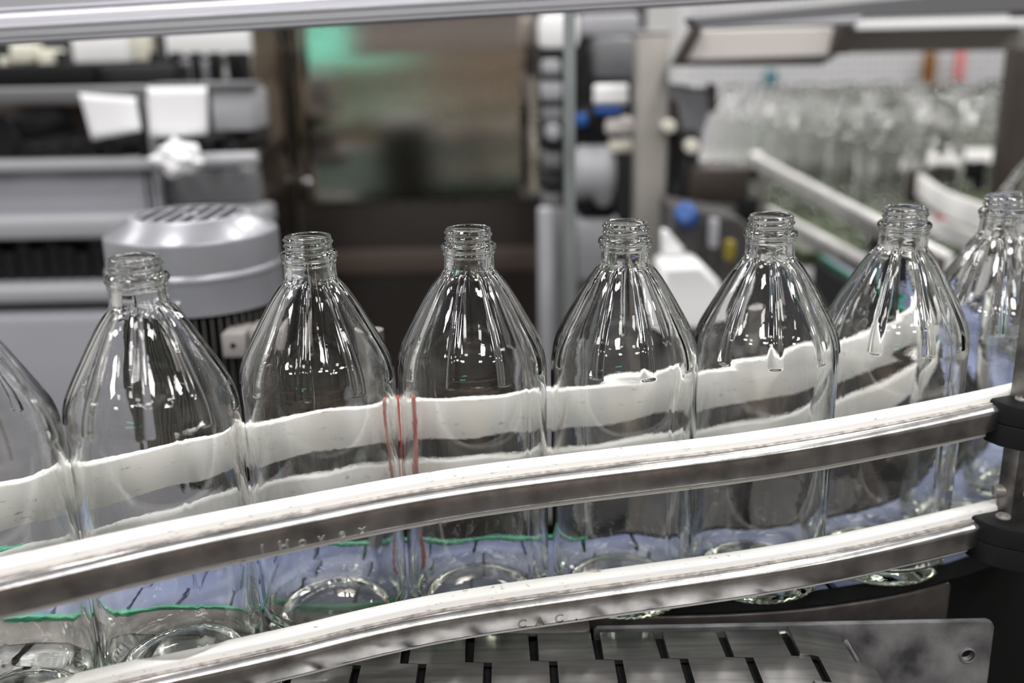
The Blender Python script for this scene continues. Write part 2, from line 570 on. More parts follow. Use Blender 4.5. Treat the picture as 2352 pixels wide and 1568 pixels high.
for P, lab, txt in ((PU, 'upper curved guide rail in front of the bottles, white strip on a steel channel', ('1Hovex', 592, 1252, .0082, SCR)),
                    (PL, 'lower curved guide rail in front of the bottle bases, white strip on a steel channel', ('CAC.', 1200, 1425, .0078, SCRD))):
    t = thing('guide_rail', lab, 'guide rail', tuple(P[0]), 'front guide rails')
    obj('plastic_strip', bm_sweep(P, SEC_W), WPL, t, angle=50)
    obj('steel_channel', bm_sweep(P, SEC_S), STEEL, t, angle=50)
    obj('seam_strip', bm_sweep(P, SEC_D), DUST, t, angle=30)
    text_along(txt[0], P, t, txt[1], txt[2], txt[3], txt[4], .0157)

# bracket rod with two black clamps at the right
def norm_at(P, x):
    i = min(range(len(P)), key=lambda i: abs(P[i][0] - x))
    n = normals2(P)[i]
    return P[i], Vector((n[0], n[1], 0)), Vector((-n[1], n[0], 0))
rod = aty(2328, 1110, .573)
t = thing('rail_bracket', 'square steel rod with two black clamps holding the front guide rails at the right', 'bracket', (rod.x, rod.y, -.02))
bm = bm_box((-.006, -.006, .022), (.006, .006, .30), .0006)
bmesh.ops.transform(bm, matrix=Matrix.Translation((rod.x, rod.y, 0)) @ Matrix.Rotation(math.radians(22), 4, 'Z'), verts=bm.verts)
obj('rod', bm, STEEL_D, t)
for P, (cu, cv), dz in ((PU, (2252, 935), 0), (PL, (2224, 1215), 0)):
    i = min(range(len(P)), key=lambda i: (Vector(P[i]) - CAM).normalized().cross(ray(cu, cv - 35).normalized()).length)
    p, n, tg = Vector(P[i]), Vector((*normals2(P)[i], 0)), None
    tg = Vector((-n.y, n.x, 0))
    def loc(a, b): return (p.x + tg.x * a + n.x * b, p.y + tg.y * a + n.y * b)
    plan = [loc(*q) for q in ((.0, .0085), (.001, .0060), (.012, .0083), (.075, .0083), (.075, .040), (.022, .040), (.014, .037), (.006, .0285), (.001, .0190))]
    z = p.z
    c = obj('clamp_block', bm_prism(plan, z - .0165, z - .0035, .0018), BLACK, t)
    plan2 = [((x - p.x) * .985 + p.x, (y - p.y) * .985 + p.y) for x, y in plan]
    obj('clamp_block', bm_prism(plan2, z - .031, z - .0170, .001), BLACK, t)
    bx = loc(.017, .0165)
    obj('bolt', bm_lathe([(0, .0022), (.0015, .0022), (.0018, .0012), (.0040, .0016), (.0045, .0008), (.0045, -.001)], 20, (bx[0], bx[1], z - .0035)), WARM, c)
b2 = aty(2297, 1130, .572)
obj('pin', bm_cyl((rod.x - .0115, rod.y + .002, b2.z), (rod.x + .02, rod.y - .003, b2.z), .0042, 20, bev=.001), WARM, t)

# rail behind the bottles (white face turned to the bottles)
BP = [(-.36, .480), (-.29, .520), (-.215, .570), (-.14, .613), (-.075, .627), (-.02, .630), (.05, .636), (.13, .650), (.20, .668), (.27, .705), (.325, .755), (.37, .82)]
BZ = [.112, .112, .1125, .115, .1175, .119, .1225, .1275, .1315, .136, .138, .139]
PB = soften(smooth_path([(x, y, z) for (x, y), z in zip(BP, BZ)], 8), 5)
for nm, dz, hh in (('upper', 0, .028), ('lower', -.0445, .024)):
    Q = [(p[0], p[1], p[2] + dz) for p in PB]
    Q = [np.array(p) for p in Q]
    t = thing('back_rail', nm + ' white guide rail running behind the bottles, seen through their glass', 'guide rail', tuple(Q[0]), 'rails behind the bottles')
    obj('plastic_strip', bm_sweep(Q, [(0, -hh), (0, -.001), (-.001, 0), (-.007, 0), (-.008, -.001), (-.008, -hh)]), WPL, t, angle=50)
    obj('steel_channel', bm_sweep(Q, [(-.0083, -.005), (-.014, -.006), (-.015, -.008), (-.015, -hh + .0045), (-.014, -hh + .003), (-.0083, -hh + .003)]), STEEL, t, angle=50)
    for i in (30, 62):
        n = normals2(PB)[i]
        p = Q[i]
        q = (p[0] - n[0] * .03, p[1] - n[1] * .03)
        if dz == 0:
            obj('support_rod', bm_cyl((q[0], q[1], -.14), (q[0], q[1], .16), .007, 16), STEEL_D, t)
        obj('clamp_block', bm_box((q[0] - .018, q[1] - .0155, p[2] - .026), (q[0] + .018, q[1] + .014, p[2] - .004), .003), BLACK, t)
rx = aty(936, 1000, .606)
tag(obj('red_hose', bm_cyl((rx.x, .606, .0005), (rx.x - .003, .609, .128), .0030, 16, bev=.0008), mat('orange_red_rubber', (.70, .09, .05), .5)), 'thin red hose standing upright behind the gap left of the cabinet bottle', 'hose')

# ------------------------------------------------------------------ blue slat conveyor under the bottles
CP = [(-.62, .609), (-.4, .609), (-.2, .609), (-.05, .609), (.06, .609), (.13, .6095), (.19, .616), (.25, .633), (.31, .661), (.37, .703), (.43, .765), (.475, .835), (.512, .925), (.54, 1.04), (.557, 1.2), (.563, 1.45), (.565, 1.64)]
PC = smooth_path([(x, y, 0.) for x, y in CP], 10)
def arc_samples(P, step):
    out = []
    acc = 0
    for a, b in zip(P, P[1:]):
        L = math.hypot(b[0] - a[0], b[1] - a[1])
        while acc <= L:
            k = acc / L
            out.append((a[0] + (b[0] - a[0]) * k, a[1] + (b[1] - a[1]) * k, math.atan2(b[1] - a[1], b[0] - a[0])))
            acc += step
        acc -= L
    return out
def slat_plan(pitch, width, gap, jog, rows):
    """outline of one chain plate: straight bands across the width, alternately shifted along the travel"""
    ys = [width / 2 - width * f for f in rows]
    L = []
    for i in range(len(ys) - 1):
        o = jog if i % 2 else 0
        L += [(o - pitch / 2 + gap / 2, ys[i]), (o - pitch / 2 + gap / 2, ys[i + 1])]
    R = [(x + pitch - gap, y) for x, y in L]
    return L + R[::-1]
FRAME_D = mat('dark_oiled_steel', (.10, .09, .085), .38, .7, noise=.5, nscale=60)
tconv = thing('slat_conveyor', 'blue grey slat conveyor with green edges that the bottles stand on', 'conveyor', (0, .609, -.1))
sl = bm_prism(slat_plan(.0381, .083, .0022, .008, (0, .33, .67, 1)), -.004, 0, .0006)
sl0 = obj('slat', sl, BLUE, None)
bm_me = sl0.data
bpy.data.objects.remove(sl0)
for x, y, a in arc_samples(PC, .0381):
    o = bpy.data.objects.new('slat', bm_me)
    COL.objects.link(o)
    o.parent = tconv
    o.matrix_parent_inverse = Matrix.Translation((0, -.609, .1))
    o.location = (x, y, 0)
    o.rotation_euler = (0, 0, a)
def cut(P, x0, x1, y1=9):
    return [p for p in P if x0 <= p[0] <= x1 and p[1] < y1]
SECG = [(-.0430, -.008), (-.0430, .0012), (-.0465, .0012), (-.0465, -.008)]
obj('far_edge_strip', bm_sweep(cut(PC, -.7, .058), SECG), GREEN, tconv)
obj('lane_edge_strip', bm_sweep([p for p in PC if p[1] > 1.10], SECG), GREEN, tconv)
obj('far_edge_guide', bm_sweep([p for p in PC if p[0] > .05 and p[1] < 1.12], SECG), VOID, tconv)
obj('near_edge_strip', bm_sweep(cut(PC, -.7, -.02), [(.0430, -.008), (.0430, .0010), (.0465, .0010), (.0465, -.008)]), GREEN, tconv)
obj('near_edge_guide', bm_sweep(cut(PC, -.02, .60), [(.0430, -.17), (.0430, .0005), (.0598, .0005), (.0598, -.17)]), VOID, tconv)  # black guide edge, with a deep black skirt added for the shade below
obj('side_frame', bm_sweep(cut(PC, .02, .262), [(.0602, -.040), (.0602, -.0012), (.0610, -.0002), (.0624, -.0002), (.0632, -.0012), (.0632, -.040)]), FRAME_D, tconv)
obj('far_frame', bm_sweep(PC, [(-.050, -.24), (-.050, -.008), (-.054, -.008), (-.054, -.24)]), DARK, tconv)  # far frame, darkened and deepened for its reflection in the cabinet
obj('return_bed', bm_sweep(PC, [(-.047, -.03), (-.047, -.012), (.047, -.012), (.047, -.03)]), VOID, tconv)

# ------------------------------------------------------------------ steel slat conveyor in the lower foreground
ts = thing('steel_conveyor', 'steel slat chain turning down over its end wheel, bottom edge of the photo', 'conveyor', (0, .49, -.1))
YC, W = .489, .083
XE, RS = .168, .060
pl = bm_prism(slat_plan(.0381, W, .0052, .0115, (0, .345, .655, 1)), -.003, 0, .0005)
bmesh.ops.subdivide_edges(pl, edges=[e for e in pl.edges if abs(e.verts[0].co.x - e.verts[1].co.x) > .02], cuts=1)
p0 = obj('chain_plate', pl, CHAIN, None)
pme = p0.data
bpy.data.objects.remove(p0)
s0 = atz(1296, 1462, 0).x
k = -18
while True:
    s = s0 + k * .0381
    k += 1
    if s > XE + RS * 2.6: break
    o = bpy.data.objects.new('chain_plate', pme)
    COL.objects.link(o)
    o.parent = ts
    o.matrix_parent_inverse = Matrix.Translation((0, -.49, .1))
    if s <= XE:
        o.location = (s, YC, 0)
    else:
        a = (s - XE) / RS
        o.location = (XE + RS * math.sin(a), YC, -RS + RS * math.cos(a))
        o.rotation_euler = (0, a, 0)
obj('end_wheel', bm_cyl((XE, YC - .040, -RS), (XE, YC + .040, -RS), RS - .0045, 48, bev=.002), VOID, ts)
obj('wheel_rim', bm_cyl((XE, YC + .0395, -RS), (XE, YC + .0425, -RS), RS - .001, 64, bev=.0008), STEEL_D, ts)
obj('slide_bed', bm_box((-.75, YC - .040, -.03), (XE, YC + .040, -.0045)), VOID, ts)
# side plate with a hole
def plate(outline, holes, y0, y1):
    bm = bmesh.new()
    def ring(pts):
        vs_ = [bm.verts.new((x, y0, z)) for x, z in pts]
        return [bm.edges.new((vs_[i], vs_[(i + 1) % len(vs_)])) for i in range(len(vs_))]
    es = ring(outline)
    for h in holes: es += ring(h)
    r = bmesh.ops.triangle_fill(bm, use_beauty=True, edges=es)
    fs = [f for f in r['geom'] if isinstance(f, bmesh.types.BMFace)]
    ex = bmesh.ops.extrude_face_region(bm, geom=fs)
    for v in ex['geom']:
        if isinstance(v, bmesh.types.BMVert): v.co.y = y1
    return bm
PY = .5355
h = aty(2222, 1504, PY)
a, b = aty(1365, 1436, PY), aty(2285, 1427, PY)
cr = .004
outl = [(a.x, -.14), (b.x + .001, -.14), (b.x, b.z - cr), (b.x - cr * .3, b.z - cr * .3), (b.x - cr, b.z), (a.x + .002, b.z), (a.x, b.z - .002)]
hole = [(h.x + .0040 * math.cos(-q * PI / 14), h.z + .0040 * math.sin(-q * PI / 14)) for q in range(28)]
PLATE = mat('mottled_plate_steel', (.50, .50, .52), .45, .8, noise=.8, nscale=38, bump=.15, bscale=200)
obj('side_plate', plate(outl, [hole], PY, PY + .004), PLATE, ts, angle=30)
obj('hole_collar', bm_lathe([(.0040, 0), (.0050, 0), (.0053, .0008), (.0046, .0012), (.0040, .001)], 28), PLATE, ts).matrix_local = Matrix.Translation((0, 0, 0))
hc = [o for o in ts.children if o.name.startswith('hole_collar')][0]
hc.matrix_parent_inverse = Matrix.Translation(-Vector(ts.location))
hc.matrix_basis = Matrix.Translation((h.x, PY, h.z)) @ Matrix.Rotation(PI / 2, 4, 'X')
# transfer plate between the two chains
c1 = atz(1355, 1440, 0)
tp = [(-.7, .5320), (c1.x - .004, .5320), (c1.x - .0012, .5332), (c1.x, .5360), (c1.x, .5595), (-.7, .5615)]
obj('transfer_plate', bm_prism(tp, -.003, -.0004, .0004), mat('dull_plate_steel', (.22, .205, .19), .5, .6, noise=.5, nscale=45), ts)
obj('shade_slab', bm_box((-.75, .42, -.20), (.36, .53, -.17)), VOID, ts)  # black slab added as the shade under the steel chain
obj('shade_block', bm_box((-.62, .545, -.24), (.62, .655, -.175), .004), VOID, tconv)  # black block added as the shade beneath the blue conveyor

# ------------------------------------------------------------------ gear motor
MY = .86
mc = aty(437, 490, MY)
MR = .0735
zt = mc.z
zf = aty(432, 566, MY - MR * .99).z
zb = aty(432, 648, MY - MR).z
ze = aty(455, 733, MY - MR).z
tm = thing('gear_motor', 'grey electric motor with round fan cowl and cooling fins behind the left bottles', 'motor', (mc.x, MY, ze - .12))
C_ = (mc.x, MY, 0)
prof = [(MR * .62, zt), (MR * .70, zt), (MR * .715, zt - .0004), (MR * .73, zt - .0014), (MR * .985, zf + .0014), (MR * .997, zf), (MR, zf - .0018), (MR, zb + .004), (MR * 1.014, zb + .0026), (MR * 1.028, zb + .0004), (MR * 1.030, zb - .0008), (MR * 1.022, zb - .0025), (MR * 1.018, zb - .005), (MR * 1.014, ze + .001), (MR * .99, ze), (MR * .96, ze), (MR * .96, zt - .02), (MR * .62, zt - .02)]
obj('fan_cowl', bm_lathe(prof + prof[:1], 80, C_), GREYP, tm, angle=28)
bm = bm_cyl((mc.x, MY, zt - .019), (mc.x, MY, zt - .016), MR * .615, 40)
obj('fan_recess', bm, VOID, tm)  # black disc paints the shade behind the grille slots
for k in range(7):
    yy = -MR * .54 + k * MR * .18
    hw = math.sqrt(max(0, (MR * .61) ** 2 - yy ** 2))
    if hw > .003:
        obj('grille_bar', bm_box((mc.x + yy - .0021, MY - hw, zt - .0016), (mc.x + yy + .0021, MY + hw, zt - .0002), .0004), GREYP, tm)
obj('grille_hub', bm_cyl((mc.x, MY, zt - .004), (mc.x, MY, zt - .0001), MR * .09, 24, bev=.0008), GREYP, tm)
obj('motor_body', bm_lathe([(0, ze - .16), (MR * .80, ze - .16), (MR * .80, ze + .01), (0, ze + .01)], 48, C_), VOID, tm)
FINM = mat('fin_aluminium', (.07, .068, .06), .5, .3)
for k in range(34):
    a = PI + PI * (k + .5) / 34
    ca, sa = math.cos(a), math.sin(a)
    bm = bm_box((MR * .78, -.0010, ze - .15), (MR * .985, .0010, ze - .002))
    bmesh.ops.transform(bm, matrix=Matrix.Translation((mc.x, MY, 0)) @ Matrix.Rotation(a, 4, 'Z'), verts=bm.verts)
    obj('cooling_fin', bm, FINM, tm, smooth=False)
TBOX = mat('terminal_box_paint', (.27, .25, .24), .45)
q0 = aty(538, 792, MY - MR - .004)
tb = obj('terminal_box', bm_box((q0.x - .0098, MY - MR - .006, q0.z - .0105), (q0.x + .0090, MY - MR + .03, q0.z + .0100), .0018), TBOX, tm)
obj('bolt_hole', bm_cyl((q0.x - .0005, MY - MR - .0064, q0.z), (q0.x - .0005, MY - MR - .003, q0.z), .0024, 16), VOID, tb)  # black disc in place of the shade inside a hole
obj('terminal_lug', bm_box((q0.x + .0105, MY - MR + .002, q0.z - .008), (q0.x + .030, MY - MR + .03, q0.z + .0115), .0018), TBOX, tm)
sc = aty(407, 700, MY - MR)
obj('cowl_screw', bm_lathe([(0, .0028), (.0020, .0024), (.0032, .0008), (.0034, -.002)], 16), mat('chrome', (.8, .8, .8), .12, 1), tm)
s_ = [o for o in tm.children if o.name.startswith('cowl_screw')][0]
s_.matrix_parent_inverse = Matrix.Translation(-Vector(tm.location))
s_.matrix_basis = Matrix.Translation((sc.x, MY - MR - .0008, sc.z)) @ Matrix.Rotation(PI / 2, 4, 'X')

# ------------------------------------------------------------------ aluminium guard beam across the top
BY = .78
def beam(name, label, A, B, sec, m, extra=()):
    """section (y, z) swept between two end points"""
    A, B = Vector(A), Vector(B)
    bm = bmesh.new()
    ra = [bm.verts.new(A + Vector((0, y, z))) for y, z in sec]
    rb = [bm.verts.new(B + Vector((0, y, z))) for y, z in sec]
    n = len(sec)
    for i in range(n):
        bm.faces.new((ra[i], ra[(i + 1) % n], rb[(i + 1) % n], rb[i]))
    bm.faces.new(ra); bm.faces.new(rb[::-1])
    return bm
A = aty(-120, 107, BY); B = aty(1900, -8, BY)
B = B + (B - A) * 1.1
p1 = .00033  # metres per photo pixel at the beam
def zz(px): return px * p1
sec = [(0.002, 0), (0, zz(3)), (0, zz(9)), (.0024, zz(10)), (.0024, zz(11.5)), (0, zz(12.5)), (0, zz(27)), (.0024, zz(28)), (.0024, zz(29.5)), (0, zz(30.5)), (0, zz(36)), (.0012, zz(37)), (.0025, zz(39)), (.003, zz(50)), (.006, zz(56)), (.0075, zz(66)), (.006, zz(72)), (.012, zz(78)), (.012, zz(190)), (.045, zz(190)), (.045, 0)]
tb_ = thing('guard_beam', 'grooved silver aluminium guard beam across the top of the photo', 'beam', tuple(A))
obj('profile', beam('', '', A, B, sec, ALU), ALU, tb_, angle=25)
tag(obj('guard_beam', bm_box((0, 0, 0), (.001, .001, .001)), ALU), 'x', 'x') if False else None

# ------------------------------------------------------------------ stainless cabinet
CY = 1.78
x0, x1 = aty(682, 400, CY).x, aty(1238, 400, CY).x
zt_ = aty(950, -260, CY).z
tc_ = thing('steel_cabinet', 'tall brownish stainless steel cabinet behind the middle bottles', 'cabinet', ((x0 + x1) / 2, CY + .2, FZ))
def wavy(xa, ya, xb, yb, za, zb, nx, nz, amp, per, seed):
    V, Fc = [], []
    L = math.hypot(xb - xa, yb - ya)
    nxn, nyn = (yb - ya) / L, -(xb - xa) / L
    rnd = random.Random(seed)
    ph = [rnd.uniform(0, 6.28) for _ in range(5)]
    for i in range(nx + 1):
        for j in range(nz + 1):
            s, z = i / nx, za + (zb - za) * j / nz
            zz_ = z - .05 * s
            d = amp * (math.sin(2 * PI * zz_ / per + ph[0]) + .7 * math.sin(2 * PI * zz_ / (per * .57) + ph[1] + s) + .4 * math.sin(2 * PI * zz_ / (per * 1.9) + ph[2]))
            V.append((xa + (xb - xa) * s + nxn * d, ya + (yb - ya) * s + nyn * d, z))
    for i in range(nx):
        for j in range(nz):
            a = i * (nz + 1) + j
            Fc.append((a, a + nz + 1, a + nz + 2, a + 1))
    return (V, [], Fc)
def thick(o, t):
    md = o.modifiers.new('thickness', 'SOLIDIFY'); md.thickness = t; md.offset = -1
    return o
zm = aty(950, 462, CY).z
thick(obj('front_panel', wavy(x0, CY, x1, CY, zm, zt_, 12, 200, .0003, .20, 3), BRUSH, tc_, angle=180), .003)
LOWP = mat('dark_reflection_brown', (.022, .018, .016), .35, spec=.3)
zs0, zs1 = aty(950, 628, CY).z, aty(950, 572, CY).z
obj('dark_reflection_panel', bm_box((x0, CY + .004, FZ), (x1, CY + .014, zm - .004), .003), LOWP, tc_)  # dark colour stands in for the dark reflection low on the steel
obj('brown_reflection_strip', bm_box((x0, CY - .002, zs0), (x1, CY + .006, zs1), .002), mat('brown_reflection_tone', (.075, .058, .048), .4, spec=.3), tc_)  # brown colour paints a lighter band of that reflection
xa = aty(588, 400, CY - .10).x
thick(obj('slanted_panel', wavy(xa, CY - .10, x0 - .004, CY, FZ, zt_, 6, 200, .0012, .12, 5), BRUSH, tc_, angle=180), .003)
obj('cabinet_body', bm_box((x0 - .02, CY + .02, FZ), (x1 - .004, CY + .6, zt_)), STEEL_D, tc_)
rv = aty(706, 420, CY)
obj('rivet', bm_lathe([(0, .004), (.006, .003), (.009, 0)], 20), STEEL, tc_)
r_ = [o for o in tc_.children if o.name.startswith('rivet')][0]
r_.matrix_parent_inverse = Matrix.Translation(-Vector(tc_.location))
r_.matrix_basis = Matrix.Translation((rv.x, CY - .003, rv.z)) @ Matrix.Rotation(PI / 2, 4, 'X')

# ------------------------------------------------------------------ machine at the left
LY = 1.38
tl = thing('packing_machine', 'grey and black machine behind the motor at the left', 'machine', (-.75, LY, FZ))
def P_(name, u0, v0, u1, v1, dy, depth, m, bev=.003): return box_px(name, u0, v0, u1, v1, LY + dy, depth, m, tl, bev)
HOOD = mat('violet_grey_paint', (.28, .28, .31), .45)
P_('back_plate', -200, -200, 572, 1500, .42, .02, DARK)
P_('pale_panel', 163, 60, 292, 143, .30, .03, WHITE)  # plain pale boxes for the bright areas at the machine top
P_('pale_panel', 378, 50, 572, 128, .30, .03, WHITE)
P_('pale_panel', 300, 60, 345, 140, .32, .03, CREAM)
P_('pale_panel', 500, 130, 572, 182, .33, .03, WHITE)
for u, v, d in ((20, 100, 50), (85, 112, 40), (0, 130, 14), (30, 165, 24)):
    P_('valve_block', u, v, u + d, v + 46, .20, .05, CREAM, .01)
for u in (130, 345, 392, 438, 482, 522, 546):
    P_('black_post', u, 120, u + 15, 200, .18, .04, BLACK)
for u in (405, 462):
    P_('steel_post', u, 138, u + 18, 196, .2, .04, LIGHTG)
P_('dark_beam', -100, 148, 215, 203, .12, .08, BLACK)
P_('dark_beam', 215, 150, 400, 200, .14, .08, DARK)
P_('cross_bar', -100, 202, 345, 238, 0, .06, MIDG, .006)
P_('cross_bar', 345, 190, 580, 206, .02, .05, MIDG, .004)
P_('grey_box', 484, 204, 578, 302, .03, .10, LIGHTG, .006)
P_('dark_shelf', -100, 240, 340, 372, .22, .10, BROWN)
P_('dark_shelf', 340, 300, 582, 352, .12, .10, DARK)
for k, (u, v, r) in enumerate(((50, 318, .036), (120, 345, .020), (165, 350, .018), (212, 345, .020), (258, 340, .020), (300, 335, .020), (502, 328, .014), (560, 330, .012))):
    c = aty(u, v, LY + .1)
    obj('black_cylinder', bm_cyl((c.x, LY + .02, c.z), (c.x, LY + .2, c.z), r, 28, bev=.003), BLACK, tl)
P_('steel_sheet', -150, 392, 352, 545, 0, .02, HOOD)
P_('sheet_lip', -150, 370, 352, 394, -.02, .05, LIGHTG, .006)
P_('grey_sheet', 375, 395, 590, 470, .04, .03, MIDG)
P_('dark_slot', 345, 395, 372, 520, .05, .03, DARK)
P_('ledge', -150, 500, 590, 548, -.05, .12, LIGHTG, .008)
for k in range(9):
    u = -60 + k * 34
    P_('cable_chain_link', u, 552 + (k * 37 % 5) * 7, u + 32, 662, -.03, .06, BLACK, .005)
P_('lower_rail', -150, 660, 590, 694, -.08, .10, LIGHTG, .01)
P_('dark_brown_band', -150, 692, 590, 724, -.04, .04, BROWN)  # plain dark brown band below the lower rail
P_('hood', -150, 722, 590, 1500, -.09, .12, HOOD, .012)
c0, c1_ = aty(432, 370, LY - .02), aty(592, 365, LY - .02)
obj('handle_bar', bm_cyl(c0, c1_, .0105, 20, bev=.002), LIGHTG, tl)
for u in (330, 352):
    a_ = aty(u, 330, LY + .01)
    obj('vertical_edge', bm_box((a_.x - .002, LY, aty(u, 500, LY).z), (a_.x + .002, LY + .02, aty(u, 205, LY).z)), LIGHTG if u == 352 else DARK, tl)
def sheet(name, q, y, curl, m, label, cat, n=6):
    V, Fc = [], []
    P = [aty(u, v, y) for u, v in q]
    for i in range(n + 1):
        for j in range(n + 1):
            s, t_ = i / n, j / n
            p = P[0] * (1 - s) * (1 - t_) + P[1] * s * (1 - t_) + P[2] * s * t_ + P[3] * (1 - s) * t_
            V.append((p.x, p.y - curl * math.sin(PI * s) * (1 - .5 * t_) - curl * .5 * t_ * t_, p.z))
    for i in range(n):
        for j in range(n):
            a = i * (n + 1) + j
            Fc.append((a, a + 1, a + n + 2, a + n + 1))
    o = obj(name, (V, [], Fc), m, angle=180)
    thick(o, .0006)
    return tag(o, label, cat)
sheet('paper_sheet', [(181, 214), (312, 224), (326, 300), (213, 322)], LY - .03, .006, PAPER, 'white paper sheet hanging askew on the left machine', 'paper')
sheet('paper_sheet', [(337, 200), (475, 199), (478, 308), (346, 315)], LY - .04, .005, PAPER, 'white square paper sheet taped upright above the motor', 'paper')
# crumpled bag
bm = bmesh.new()
bmesh.ops.create_icosphere(bm, subdivisions=3, radius=1)
c0 = aty(412, 362, LY - .055)
rnd = random.Random(4)
for v in bm.verts:
    f = 1 + .25 * math.sin(5 * v.co.x + 3 * v.co.z) * math.cos(6 * v.co.z) + rnd.uniform(-.05, .05)
    tap = 1.0 - .55 * max(0, v.co.z)
    v.co = Vector((c0.x + v.co.x * .034 * f * tap, c0.y + v.co.y * .02 * f, c0.z + v.co.z * .024 * f))
tag(obj('plastic_bag', bm, PAPER, angle=25), 'crumpled white plastic bag under the upright paper sheet', 'bag')

# ------------------------------------------------------------------ slim grey post and the machine between cabinet and frame
py = 1.08
a_, b_ = aty(1296, 300, py), aty(1322, 300, py)
POST = mat('grey_green_acrylic', (.19, .21, .21), .3, 0)
t = thing('slim_post', 'slim grey green post standing right of the steel cabinet', 'post', (a_.x, py, FZ))
obj('post', bm_box((a_.x, py, FZ), (b_.x, py + .012, .60), .002), POST, t)
obj('foot_plate', bm_box((a_.x - .03, py - .03, FZ), (b_.x + .03, py + .04, FZ + .008), .002), STEEL_D, t)
GY = 1.55
tg_ = thing('filling_machine', 'cluttered machine of white and black parts seen between the slim post and square post', 'machine', (.22, GY, FZ))
def G_(name, u0, v0, u1, v1, dy, depth, m, bev=.004): return box_px(name, u0, v0, u1, v1, GY + dy, depth, m, tg_, bev)
G_('back_plate', 1236, -60, 1475, 1300, .35, .02, DARK)
G_('top_cover', 1238, 30, 1330, 112, .10, .10, WHITE, .012)
G_('top_cover', 1330, 30, 1470, 84, .2, .10, LIGHTG, .012)
G_('motor_block', 1366, 84, 1462, 186, .08, .14, MIDG, .03)
G_('small_box', 1246, 138, 1288, 172, .05, .08, LIGHTG, .008)
G_('small_box', 1243, 188, 1292, 232, .06, .08, LIGHTG, .012)
for v in (208, 228):
    c0, c1_ = aty(1364, v, GY), aty(1442, v - 2, GY)
    obj('white_roller', bm_cyl(c0, c1_, .0085, 24, bev=.002), WHITE, tg_)
G_('dark_head', 1325, 246, 1432, 336, .02, .10, BLACK, .02)
G_('blue_cable_box', 1370, 246, 1430, 262, -.005, .03, BLUEP, .004)
G_('blue_cable_box', 1325, 262, 1350, 290, -.005, .03, BLUEP, .004)
G_('light_block', 1392, 272, 1456, 308, 0, .05, TAN, .01)
G_('light_block', 1400, 322, 1452, 350, 0, .05, CREAM, .01)
c0, c1_ = aty(1312, 398, GY + .02), aty(1410, 398, GY + .02)
obj('white_drum', bm_cyl(c0, c1_, .044, 32, bev=.012), LIGHTG, tg_)
G_('dark_valve', 1328, 440, 1420, 500, .0, .08, BLACK, .012)
c0 = aty(1385, 455, GY - .01)
obj('valve_cap', bm_cyl((c0.x, GY - .02, c0.z), (c0.x, GY + .03, c0.z), .014, 20, bev=.003), MIDG, tg_)
G_('grey_housing', 1320, 502, 1425, 650, 0, .10, LIGHTG, .012)
G_('grey_housing', 1320, 655, 1500, 1200, .05, .10, MIDG, .012)
G_('side_column', 1240, 480, 1272, 1200, -.10, .03, LIGHTG, .006)
G_('side_column', 1272, 480, 1300, 1200, -.02, .03, MIDG, .006)
for v, m_ in ((250, MIDG), (300, DARK), (352, MIDG), (400, DARK), (445, MIDG)):
    G_('valve_stack', 1246, v, 1292, v + 38, .04, .08, m_, .01)
c0 = aty(1272, 308, GY)
obj('valve_cap', bm_cyl((c0.x, GY + .02, c0.z), (c0.x, GY + .06, c0.z), .012, 20, bev=.003), LIGHTG, tg_)

# ------------------------------------------------------------------ steel frame at the right
RY = 1.5
tf = thing('steel_gantry', 'welded steel frame with a square post and upper beams, right of centre', 'frame', (aty(1497, 300, RY).x, RY, FZ))
def R_(name, u0, v0, u1, v1, dy, depth, m, bev=.003): return box_px(name, u0, v0, u1, v1, RY + dy, depth, m, tf, bev)
a_, b_ = aty(1462, 300, RY), aty(1534, 300, RY)
zt2 = aty(1497, 78, RY).z
obj('square_post', bm_box((a_.x, RY, FZ), (b_.x, RY + .048, zt2), .004), WARM, tf)
obj('post_cap', bm_box((a_.x - .002, RY - .002, zt2), (b_.x + .002, RY + .05, zt2 + .006), .002), LIGHTG, tf)
def slab(name, q, y, depth, m, parent, bev=.002):
    bm = bmesh.new()
    P = [aty(u, v, y) for u, v in q]
    f = [bm.verts.new(p) for p in P]
    k_ = [bm.verts.new(p + Vector((0, depth, 0))) for p in P]
    bm.faces.new(f); bm.faces.new(k_[::-1])
    n = len(P)
    for i in range(n): bm.faces.new((f[i], f[(i + 1) % n], k_[(i + 1) % n], k_[i]))
    bmesh.ops.bevel(bm, geom=list(bm.edges), offset=bev, segments=1, affect='EDGES')
    return obj(name, bm, m, parent)
slab('front_beam', [(1612, 68), (1955, 62), (1925, 128), (1572, 140)], RY - .06, .06, TAN, tf)
slab('beam_edge', [(1560, 138), (1925, 127), (1888, 150), (1545, 152)], RY - .05, .05, MIDG, tf)
slab('brace', [(1592, 60), (1616, 66), (1572, 148), (1546, 148)], RY - .075, .03, BROWN, tf)
slab('brace', [(1940, 20), (1968, 20), (1950, 124), (1915, 124)], RY - .085, .04, BROWN, tf)
slab('rear_beam', [(1966, 66), (2400, 62), (2400, 114), (1945, 122)], RY - .02, .05, WARM, tf)
slab('lit_beam_top', [(1962, 50), (2400, 41), (2400, 60), (1965, 70)], RY - .08, .08, WHITE, tf)  # top face of the rear beam, its light put into the white colour
slab('top_profile', [(1585, 40), (2420, -40), (2420, 26), (1975, 40), (1600, 64)], RY - .30, .05, MIDG, tf)
slab('top_profile_lip', [(1630, 62), (1985, 36), (1960, 58), (1610, 68)], RY - .31, .02, LIGHTG, tf)
slab('gusset', [(1532, 190), (1638, 200), (1640, 240), (1612, 300), (1600, 420), (1532, 420)], RY + .02, .03, GREYP, tf)
slab('gusset_edge', [(1634, 190), (1648, 196), (1648, 250), (1636, 262)], RY + .0, .04, BROWN, tf)
